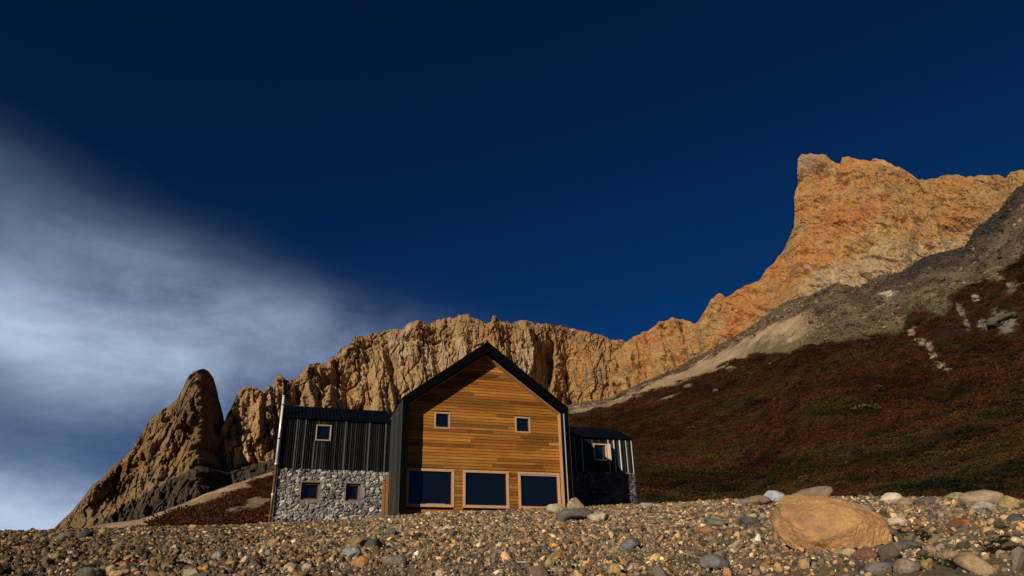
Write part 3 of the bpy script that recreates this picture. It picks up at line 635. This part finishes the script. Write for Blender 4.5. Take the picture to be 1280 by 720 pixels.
m.add([(-.34, DL-.37, 1.72), (-.05, DL-.37, 1.98), (-.05, DL-.29, 1.98), (-.34, DL-.29, 1.72), (-.34, DL-.37, 1.82), (-.05, DL-.37, 2.1), (-.05, DL-.29, 2.1), (-.34, DL-.29, 1.82)], [(0, 3, 2, 1), (4, 5, 6, 7), (0, 1, 5, 4), (1, 2, 6, 5), (2, 3, 7, 6), (3, 0, 4, 7)], oc)
m.build('plank_frame', TRIM, hut, .006)
# ------------------------------------------------------------------ loose stones one can point at
def rock_shape(seed, sub, dims, ang=.5, rough=.05, planes=11, cuts=None):
    """a broken stone: an ellipsoid cut by random soft planes, then roughened"""
    bm = bmesh.new(); bmesh.ops.create_icosphere(bm, subdivisions=sub, radius=1)
    V = np.array([v.co[:] for v in bm.verts]); F = np.array([[v.index for v in f.verts] for f in bm.faces]); bm.free()
    rs = np.random.default_rng(seed); N = rs.normal(size=(planes, 3)); N /= np.linalg.norm(N, axis=1)[:, None]; D = rs.uniform(.58, .95, planes)
    if cuts: c_ = np.array(cuts, float); N = np.concatenate([c_[:, :3]/np.linalg.norm(c_[:, :3], axis=1)[:, None], N]); D = np.concatenate([c_[:, 3], D+.2])
    dot = V@N.T; r = np.where(dot > .05, D/np.maximum(dot, .05), 9.)
    p = 45 if cuts else (26 if ang > .5 else 12)
    rad = (np.sum(r**-p, 1)+1)**(-1/p); rad = lerp(np.full(len(V), .86), rad, min(1, .35+ang))
    V = V*rad[:, None]; o = seed*3.7
    V = V*(1+rough*fbm(V[:, 0]*2.2+o, V[:, 1]*2.2, V[:, 2]*2.2, 5, .55)+rough*.7*ridged(V[:, 0]*1.6+o, V[:, 1]*1.6, V[:, 2]*(1.5 if sub > 5 else 3), 3)-(.022 if sub > 5 else 0)*sstep(.95, .995, 1-np.abs(perlin(V[:, 0]*1.9+o, V[:, 1]*1.9, V[:, 2]*1.2))))[:, None]
    return V*np.array(dims), F
bould = tinted('boulder_stone', scale=2.2, amount=.48, rough=.95, spec=.08, bump=1., bscale=13, dist=.06, fine=9)
P_GRY, P_DGR, P_TAN, P_CRM, P_RST, P_ORG, P_PNK, P_PAL, P_OLV = (.20, .185, .165), (.085, .082, .08), (.33, .235, .14), (.50, .42, .31), (.27, .11, .05), (.42, .215, .085), (.45, .33, .25), (.36, .36, .36), (.17, .16, .115)
def stone(x, y, w, h, col, label, cat='stone', name='stone', ang=.5, tilt=0., seed=None, sub=4, sink=.28, deep=.85, col2=None, planes=11, group=None, yaw=None, rough=.05, cuts=None):
    """x, y: middle of its foot; w, h: how large it looks, all as seen from the path"""
    p = on_ground(x, y); d = float(np.dot(p, FW)); k = d/FPX
    seed = seed if seed is not None else int(x*7+y)
    W_, H_ = w*k/2/.86, h*k/(2-sink*1.0)/.86
    V, F = rock_shape(seed, sub, (W_, W_*deep, H_), ang, rough, planes, cuts)
    n = fbm(V[:, 0]/W_*1.4+seed, V[:, 1]/W_*1.4, V[:, 2]/H_*1.4, 4)
    c1 = np.array(col); c2 = np.array(col2) if col2 else c1*.72
    C = lerp(c1, c2, sstep(-.05, .5, n)[:, None])*(1+.25*fbm(V[:, 0]*9/W_*.3, V[:, 1]*9/W_*.3, V[:, 2]*4/H_, 3))[:, None]
    o = mesh_np(name, V, F, bould, True, np.clip(C, .01, .9))
    az = math.atan2(p[0], p[1])
    o.rotation_euler = (Matrix.Rotation(-az, 3, 'Z')@Matrix.Rotation(R_(tilt), 3, 'Y')@Matrix.Rotation(yaw if yaw is not None else 0., 3, 'Z')).to_euler()
    dirn = np.array([p[0], p[1]])/math.hypot(p[0], p[1])
    o.location = (p[0]+dirn[0]*W_*deep*.6, p[1]+dirn[1]*W_*deep*.6, p[2]+H_*.86*(1-sink))
    tag(o, label, cat, group); return o
STONES = [
 # x, y(foot), w, h, colour, label, angular, tilt
 (720, 640.5, 20, 17, (.36, .27, .20), 'pinkish upright stone leaning behind the grey block at the hut corner', .8, 8),
 (696, 643, 22, 15, (.44, .37, .25), 'pale square block lying under the corner of the last big window', .9, 6),
 (749, 652.5, 26, 13, P_CRM, 'whitish stone just beside the grey block at the hut corner', .6, 4),
 (718, 652.5, 44, 20, (.15, .14, .115), 'dark grey wedge shaped block piled against the pale stones by the hut', .8, -4),
 (1016, 634, 58, 24, (.25, .19, .13), 'grey brown boulder showing over the top of the big orange one', .7, -12),
 (968, 630, 28, 16, (.40, .42, .46), 'bluish white stone on the skyline of the bank before the big boulders', .8, 8),
 (943, 632, 38, 12, (.25, .19, .12), 'flat tan rock on the bank next to the bluish white stone', .4, -3),
 (1076, 643, 28, 15, (.24, .23, .215), 'blocky light grey stone tucked behind the orange boulder', .8, 6),
 (1114, 629, 27, 13, (.60, .50, .36), 'cream rounded stone at the edge of the red shrubs', .4, 0),
 (1135, 633, 25, 11, P_TAN, 'tan stone touching the cream rounded one', .5, 4),
 (1158, 632, 26, 12, (.11, .11, .10), 'dark grey green stone between the tan and cream edge stones', .5, 0),
 (1197, 626, 30, 10, (.33, .27, .16), 'narrow yellowish stone lying along the shrub edge', .6, -6),
 (1233, 633, 52, 20, (.38, .28, .19), 'large smooth tan boulder at the edge of the shrubs', .35, 5),
 (1267, 636, 24, 16, (.40, .29, .14), 'ochre stone right behind the large smooth tan boulder', .6, 8),
 (1230, 639, 31, 12, (.33, .31, .28), 'light grey slab in front of the large smooth tan boulder', .5, 4),
 (1121, 657, 25, 11, (.55, .42, .33), 'pinkish white egg shaped stone beside the dark moss', .3, 2),
 (1204, 658, 28, 12, P_RST, 'rust red stone alone on the fine gravel', .6, 6),
 (1272, 655, 24, 12, P_DGR, 'dark grey stone cut by the edge of the picture below the ochre one', .5, 0),
 (1139, 689, 27, 13, (.12, .115, .115), 'slate grey stone next to the foot of the orange boulder', .5, 5),
 (1085, 702, 26, 15, (.21, .105, .075), 'red brown stone under the low end of the orange boulder', .7, 8),
 (1062, 696, 18, 10, (.46, .36, .21), 'small cream stone touching the front of the orange boulder', .6, 0),
 (1137, 717, 30, 17, (.27, .20, .15), 'pinkish tan rounded cobble below the slate grey stone', .4, 0),
 (1097, 719, 34, 17, (.20, .18, .16), 'broad grey cobble in front of the red brown stone', .5, -6),
 (1117, 714, 24, 14, P_DGR, 'dark slate cobble squeezed between the grey and pinkish cobbles', .6, 10),
 (1223, 718, 42, 24, (.36, .26, .15), 'angular tan slab with an ochre face low on the gravel', .8, 16),
 (1188, 699, 26, 13, P_TAN, 'small angular tan stone up the bank from the ochre faced slab', .7, 8),
 (937, 658, 25, 13, P_DGR, 'charcoal stone on the gravel between the orange boulder and the hut', .5, 3),
 (897, 660, 24, 12, P_OLV, 'olive grey stone with a dark end next to the charcoal stone', .6, 6),
 (885, 668, 22, 11, (.30, .16, .08), 'orange brown flat stone just below the olive grey one', .4, 4),
 (898, 713, 40, 18, (.17, .165, .16), 'broad blue grey stone half buried low on the gravel', .5, 8),
 (788, 688, 26, 15, (.15, .15, .15), 'rounded grey stone halfway down the gravel below the short wing', .45, -4),
 (809, 635, 17, 8, (.30, .28, .24), 'light grey stone on the bank under the end of the short wing', .5, 0),
 (661, 681, 22, 10, (.32, .18, .09), 'brick brown stone on the gravel below the big windows', .6, 0),
 (769, 720, 15, 14, (.42, .29, .13), 'upright golden egg shaped cobble low on the gravel', .3, 10),
 (272, 700, 17, 11, (.27, .29, .25), 'pale green grey cobble on the dark gravel below the needle', .4, 6),
 (235, 708, 20, 9, (.42, .34, .23), 'flat cream stone next to the pale green grey cobble', .6, 12),
 (105, 674, 18, 10, P_DGR, 'dark pointed stone on the skyline of the gravel below the needle', .8, -14),
 (83, 676, 20, 10, (.17, .15, .12), 'brown grey stone touching the dark pointed one', .6, 0),
 (113, 722, 28, 13, P_OLV, 'olive grey stone in the bottom corner of the gravel', .6, 0),
 (67, 700, 14, 8, (.42, .31, .12), 'yellow stone among dark gravel under the brown grey stone', .4, 0),
 (440, 700, 24, 15, (.26, .27, .27), 'pale grey block in the middle of the gravel below the stone wing', .7, 6),
 (447, 685, 28, 14, (.24, .155, .085), 'brown slab just above the pale grey block', .7, -10),
 (467, 687, 20, 14, P_DGR, 'near black stone leaning on the brown slab', .6, 6),
 (452, 710, 17, 14, P_ORG, 'bright orange stone at the foot of the pale grey block', .6, 0),
 (384, 714, 13, 10, P_PNK, 'pale pink cobble low on the gravel below the rubble wall', .5, 10),
 (363, 714, 14, 10, (.48, .35, .26), 'salmon cobble beside the pale pink one', .5, -10),
 (488, 671, 14, 13, (.13, .13, .135), 'blue grey upright stone below the plank frame', .5, 0),
 (342, 683, 15, 11, (.38, .22, .08), 'golden brown stone below the copper pipe', .5, 0),
 (496, 708, 34, 14, (.19, .17, .14), 'flat grey brown slab near the bright orange stone', .4, 4),
 (432, 651.5, 10, 6, P_CRM, 'small cream stone at the foot of the rubble wall', .4, 0),
 (536, 645, 11, 6, (.55, .47, .36), 'small white stone in front of the first big window', .4, 0),
 (241, 663, 10, 8, (.50, .33, .14), 'yellow stone on the skyline of the gravel before the red slope', .5, 0),
]
for i, (x, y, w_, h_, c, lab, ang, tl) in enumerate(STONES):
    stone(x, y, w_, h_, c, lab, ang=ang, tilt=tl, seed=100+i*3)
stone(1053, 688, 144, 70, (.45, .255, .11), 'huge orange boulder lying tilted on the gravel', 'boulder', 'boulder', .95, 22, 18, 7, .36, .62, (.36, .21, .11), 9, rough=.035, cuts=[(-.15, -.8, .62, .60), (.72, -.68, .12, .62), (.25, -.75, -.55, .72), (-1, -.25, .1, .88), (-.05, .15, 1, .74), (-.6, -.7, -.35, .80), (1, .0, .35, .74), (.35, .1, .9, .80), (.9, -.2, -.5, .78), (-.55, -.6, .75, .63), (.3, -.6, .85, .66), (.5, -.85, -.25, .66), (-.35, -.9, .1, .66)])
# bleached twig
p = on_ground(650, 707); m = MB(); m.tube([tuple(p+np.array(q)) for q in ((-.12, 0, .035), (0, .02, .05), (.10, .0, .045), (.20, .03, .03))], [.009, .011, .009, .005], 7, (.55, .5, .42))
tw = m.build('twig', bould); tag(tw, 'bleached twig lying on the gravel below the middle window', 'twig')
# pale outcrops sticking out of the shrubs
def outcrop(x, y, w, h, col, label, tilt=0., seed=1):
    i = np.argmin(np.abs(PX-x)+np.abs(PY-y)); P = np.array([Xm.flat[i], Ym.flat[i], Zm.flat[i]]); k = float(P@FW)/FPX
    V, F = rock_shape(seed, 4, (w*k/2, w*k/2*.8, h*k/2*1.2), .8, .09)
    n = fbm(V[:, 0]*.5+seed, V[:, 1]*.5, V[:, 2]*.5, 4)
    o = mesh_np('outcrop', V, F, bould, True, np.array(col)*(1+.5*n)[:, None]); o.location = P+np.array([0, 0, h*k*.15]); o.rotation_euler = (0, R_(tilt), -math.atan2(P[0], P[1]))
    tag(o, label, 'outcrop')
outcrop(913, 463, 15, 8, (.17, .13, .10), 'pale rock outcrop in the red shrubs below the tan scree', 10, 3)
outcrop(964, 458, 9, 6, (.20, .16, .13), 'small pale rock among red shrubs beside the larger outcrop', -15, 5)
outcrop(895, 491, 8, 6, (.16, .125, .085), 'lone small tan rock lowest in the red shrubs', 0, 7)
outcrop(1252, 402, 34, 15, (.085, .08, .062), 'broad grey green crag standing in the high shrubs', -8, 9)
outcrop(1220, 374, 8, 5, (.25, .2, .15), 'whitish stone in the high shrubs above the grey green crag', 0, 11)

# ------------------------------------------------------------------ scatters (gravel, shrubs, tufts)
def scatter(name, P, sc, rot, tint, shapes, mat, label=None):
    """one object that carries a point for every piece; the pieces are drawn on its points"""
    co = bpy.data.collections.new(name+'_shapes')
    for i, (V, F) in enumerate(shapes):
        o = mesh_np(name+'_piece', V, F, mat, False); COL.objects.unlink(o); co.objects.link(o)
    n = len(P); me = bpy.data.meshes.new(name); me.vertices.add(n); me.vertices.foreach_set('co', np.asarray(P, np.float32).ravel())
    for nm, typ, key, arr in (('sc', 'FLOAT_VECTOR', 'vector', sc), ('rot', 'FLOAT_VECTOR', 'vector', rot)):
        a = me.attributes.new(nm, typ, 'POINT'); a.data.foreach_set(key, np.asarray(arr, np.float32).ravel())
    a = me.attributes.new('tint', 'FLOAT_COLOR', 'POINT'); c = np.ones((n, 4), np.float32); c[:, :3] = np.clip(tint, .004, .9); a.data.foreach_set('color', c.ravel())
    a = me.attributes.new('pick', 'INT', 'POINT'); a.data.foreach_set('value', np.random.default_rng(n).integers(0, len(shapes), n).astype(np.int32))
    o = bpy.data.objects.new(name, me); COL.objects.link(o)
    ng = bpy.data.node_groups.new(name, 'GeometryNodeTree'); t = NT(ng)
    ng.interface.new_socket('Geometry', in_out='INPUT', socket_type='NodeSocketGeometry'); ng.interface.new_socket('Geometry', in_out='OUTPUT', socket_type='NodeSocketGeometry')
    gi = t.n('NodeGroupInput'); at = lambda nm, ty: t.n('GeometryNodeInputNamedAttribute', {0: nm}, data_type=ty).outputs[0]
    ci = t.n('GeometryNodeCollectionInfo', {'Collection': co, 'Separate Children': True, 'Reset Children': True})
    e2r = t.n('FunctionNodeEulerToRotation', {0: at('rot', 'FLOAT_VECTOR')})
    ip = t.n('GeometryNodeInstanceOnPoints', {'Points': gi.outputs[0], 'Instance': ci.outputs[0], 'Pick Instance': True, 'Instance Index': at('pick', 'INT'), 'Rotation': e2r.outputs[0], 'Scale': at('sc', 'FLOAT_VECTOR')})
    ng.links.new(ip.outputs[0], t.n('NodeGroupOutput').inputs[0])
    md = o.modifiers.new('pieces', 'NODES'); md.node_group = ng
    tag(o, kind='stuff', label=label); return o
# gravel: cobbles and pebbles all over the bank
N = 330000
az = rng.uniform(-.95, .95, N); u = rng.random(N); r = np.sqrt(lerp(6.0**2, 39.0**2, u)); rh, zh = rim(az)
ok = (r < rh+1.5) & ((r > 8) | (rng.random(N) < .6)); az, r = az[ok], r[ok]; n = len(az)
X, Y = r*np.sin(az), r*np.cos(az); Zg = ground_z(X, Y)
cl = fbm(X/2.2, Y/2.2, 4, 3)
s = np.exp(rng.normal(math.log(.0195), .48, n))*(1+.6*sstep(.1, .7, cl))*(.85+.75*sstep(8, 26, r)); s = np.clip(s, .011, .085)
big = rng.random(n) < .002*(1+2.5*sstep(.1, .5, az)); s = np.where(big, rng.uniform(.05, .12, n), s)
pal = np.array([(.15, .125, .095), (.11, .09, .07), (.055, .05, .045), (.25, .18, .10), (.31, .215, .10), (.42, .34, .22), (.17, .095, .05), (.24, .225, .20), (.14, .12, .075), (.33, .175, .06), (.52, .44, .33)])
tin = pal[rng.choice(11, n, p=[.17, .175, .185, .15, .085, .045, .075, .03, .06, .022, .003])]*np.exp(rng.normal(.05, .38, n))[:, None]
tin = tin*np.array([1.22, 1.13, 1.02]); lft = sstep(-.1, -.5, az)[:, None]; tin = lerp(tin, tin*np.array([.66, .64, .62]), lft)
scv = np.stack([s*rng.uniform(.85, 1.5, n), s*rng.uniform(.75, 1.15, n), s*rng.uniform(.65, 1.1, n)], -1)
rot = np.stack([rng.normal(0, .7, n), rng.normal(0, .7, n), rng.uniform(0, 6.28, n)], -1)
pm = tinted('pebble_stone', scale=2.5, amount=.3, rough=.9, spec=.15, bump=.3, bscale=8, dist=.05, instancer=True)
shp = [rock_shape(500+i, 2 if i < 12 else 3, (1, 1, 1), (.8, .9, 1.)[i % 3], .10, 6, [(*np.random.default_rng(i*5+j).normal(size=3), np.random.default_rng(i*5+j).uniform(.42, .7)) for j in range(7)]) for i in range(16)]
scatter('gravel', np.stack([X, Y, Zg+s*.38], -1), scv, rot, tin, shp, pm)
# shrubs: low clumps of leaf sprays on the slope
def clump(seed, n, size):
    rs = np.random.default_rng(seed); V, F = [], []
    for k in range(n):
        d = rs.normal(size=3); d /= np.linalg.norm(d); d[2] = abs(d[2])*.9; c = d*rs.uniform(.35, 1.)**.6*np.array([1, 1, .75])
        a = rs.normal(size=3)*.7+d; a /= np.linalg.norm(a); b = np.cross(a, rs.normal(size=3)); b /= np.linalg.norm(b); L, w2 = size*rs.uniform(.6, 1.4), size*rs.uniform(.2, .42)
        i = len(V); V += [c-b*w2*.3, c+a*L*.5-b*w2, c+a*L, c+a*L*.5+b*w2]; F.append((i, i+1, i+2, i+3))
    return np.array(V), np.array(F)
wgt = np.clip(shrub, 0, 1); i0, i1 = Xm.shape
dA = np.abs(np.gradient(Xm, axis=0)*np.gradient(Ym, axis=1)-np.gradient(Xm, axis=1)*np.gradient(Ym, axis=0))
dist = np.hypot(Xm, Ym); vis = ((PX > -160) & (PX < 1500)).astype(float)
p = (dA*(wgt > .9)*vis*(.25+.75*sstep(-.45, .05, fbm(Xm/11, Ym/11, 7, 3)))/np.clip(dist, 40, 400)**1.25).ravel(); p /= p.sum()
NS = 110000; idx = rng.choice(len(p), NS, p=p); jx = rng.integers(0, 1, NS)
P = np.stack([Xm.flat[idx], Ym.flat[idx], Zm.flat[idx]], -1); dd = np.hypot(P[:, 0], P[:, 1])
th = np.arctan2(P[:, 0], P[:, 1])+rng.normal(0, .0012, NS); dd = dd+rng.normal(0, .5, NS); P[:, 0], P[:, 1] = dd*np.sin(th), dd*np.cos(th)
sc_ = np.exp(rng.normal(0, .3, NS))*np.interp(dd, [25, 60, 150, 400], [.24, .42, .78, 1.25])
a_ = fbm(P[:, 0]/22, P[:, 1]/22, P[:, 2]/12, 4); b_ = fbm(P[:, 0]/7, P[:, 1]/7, P[:, 2]/7, 3); hgt_ = sstep(10, 55, P[:, 2])
rd, ol, dg, og = np.array([.048, .0155, .0060]), np.array([.038, .026, .0065]), np.array([.012, .0125, .0045]), np.array([.055, .024, .007])
tc_ = lerp(rd, ol, sstep(-.15, .3, a_*1.2+.45*(1-hgt_)-.22)[:, None]); tc_ = lerp(tc_, dg, sstep(.12, .5, b_)[:, None]*(1-.5*hgt_)[:, None]); tc_ = lerp(tc_, og, (sstep(.15, .5, -b_+.4*rng.normal(0, 1, NS)*.5)*.55)[:, None])
wst = sstep(-.12, -.25, np.arctan2(P[:, 0], P[:, 1]))[:, None]; tc_ = lerp(tc_, rd*np.array([1.1, 1.1, 1.1]), wst*.85)
tc_ = tc_*(np.exp(rng.normal(0, .17, NS))*1.3*(1-.45*sstep(.0, .55, fbm(P[:, 0]/30, P[:, 1]/48, P[:, 2]/9, 3))))[:, None]
grey_ = rng.random(NS) < .004; tc_[grey_] = (.08, .065, .05)
lm, t_, b0 = new_mat('shrub_leaves', .8, .1)
t_.t.links.new(t_.n('ShaderNodeAttribute', attribute_name='tint', attribute_type='INSTANCER').outputs[0], b0.inputs['Base Color'])
scatter('shrubs', P, np.stack([sc_*1.25, sc_*1.25, sc_*.85], -1), np.stack([0*sc_, 0*sc_, rng.uniform(0, 6.28, NS)], -1), tc_, [clump(i, 95, .24) for i in range(8)], lm)
# rubble lying on the bare upper slopes
bare = (1-np.clip(shrub, 0, 1))*(1-.85*tan_); p = (dA*(bare > .5)*bare*vis*(dist > 60)/np.clip(dist, 60, 400)**.6).ravel(); p /= p.sum()
NB = 26000; idx = rng.choice(len(p), NB, p=p); P = np.stack([Xm.flat[idx], Ym.flat[idx], Zm.flat[idx]], -1)+rng.normal(0, .4, (NB, 3))*np.array([1, 1, 0])
sb_ = np.exp(rng.normal(math.log(.30), .55, NB)); sb_ = np.clip(sb_, .1, 1.7)
scatter('rubble', P, np.stack([sb_*rng.uniform(.8, 1.5, NB), sb_, sb_*rng.uniform(.5, .9, NB)], -1), np.stack([rng.normal(0, .4, NB), rng.normal(0, .4, NB), rng.uniform(0, 6.28, NB)], -1), C.reshape(-1, 3)[idx]*np.exp(rng.normal(.05, .38, NB))[:, None], shp, pm)
# dark moss and grass between the stones by the orange boulder
def tuft(seed):
    rs = np.random.default_rng(seed); V, F = [], []
    for k in range(26):
        a = rs.uniform(0, 6.28); q = rs.uniform(0, .6); c = np.array([math.cos(a)*q, math.sin(a)*q, 0]); l = rs.normal(0, .35, 2); h = rs.uniform(.4, 1.); w2 = .045; e = np.array([-math.sin(a), math.cos(a), 0])*w2
        i = len(V); V += [c-e, c+e, c+e*.4+np.array([l[0], l[1], h]), c-e*.4+np.array([l[0], l[1], h])]; F.append((i, i+1, i+2, i+3))
    return np.array(V), np.array(F)
TP = []
for x, y, rx, ry, k in ((1122, 667, 26, 9, 170), (1148, 672, 16, 6, 60), (1252, 684, 26, 9, 150), (1265, 676, 14, 6, 50), (1196, 706, 12, 4, 30), (1090, 612+20, 20, 3, 20), (1160, 700, 14, 4, 24), (1125, 653, 14, 3, 30)):
    for _ in range(k):
        a, q = random.uniform(0, 6.28), math.sqrt(random.random()); TP.append(on_ground(x+rx*q*math.cos(a), y+ry*q*math.sin(a)))
TP = np.array(TP); nT = len(TP); sT = rng.uniform(.04, .10, nT)
scatter('grass', TP, np.stack([sT*1.6, sT*1.6, sT*.5], -1), np.stack([0*sT, 0*sT, rng.uniform(0, 6.28, nT)], -1), np.array([.020, .021, .0065])*np.exp(rng.normal(0, .4, nT))[:, None], [tuft(i) for i in range(5)], lm)
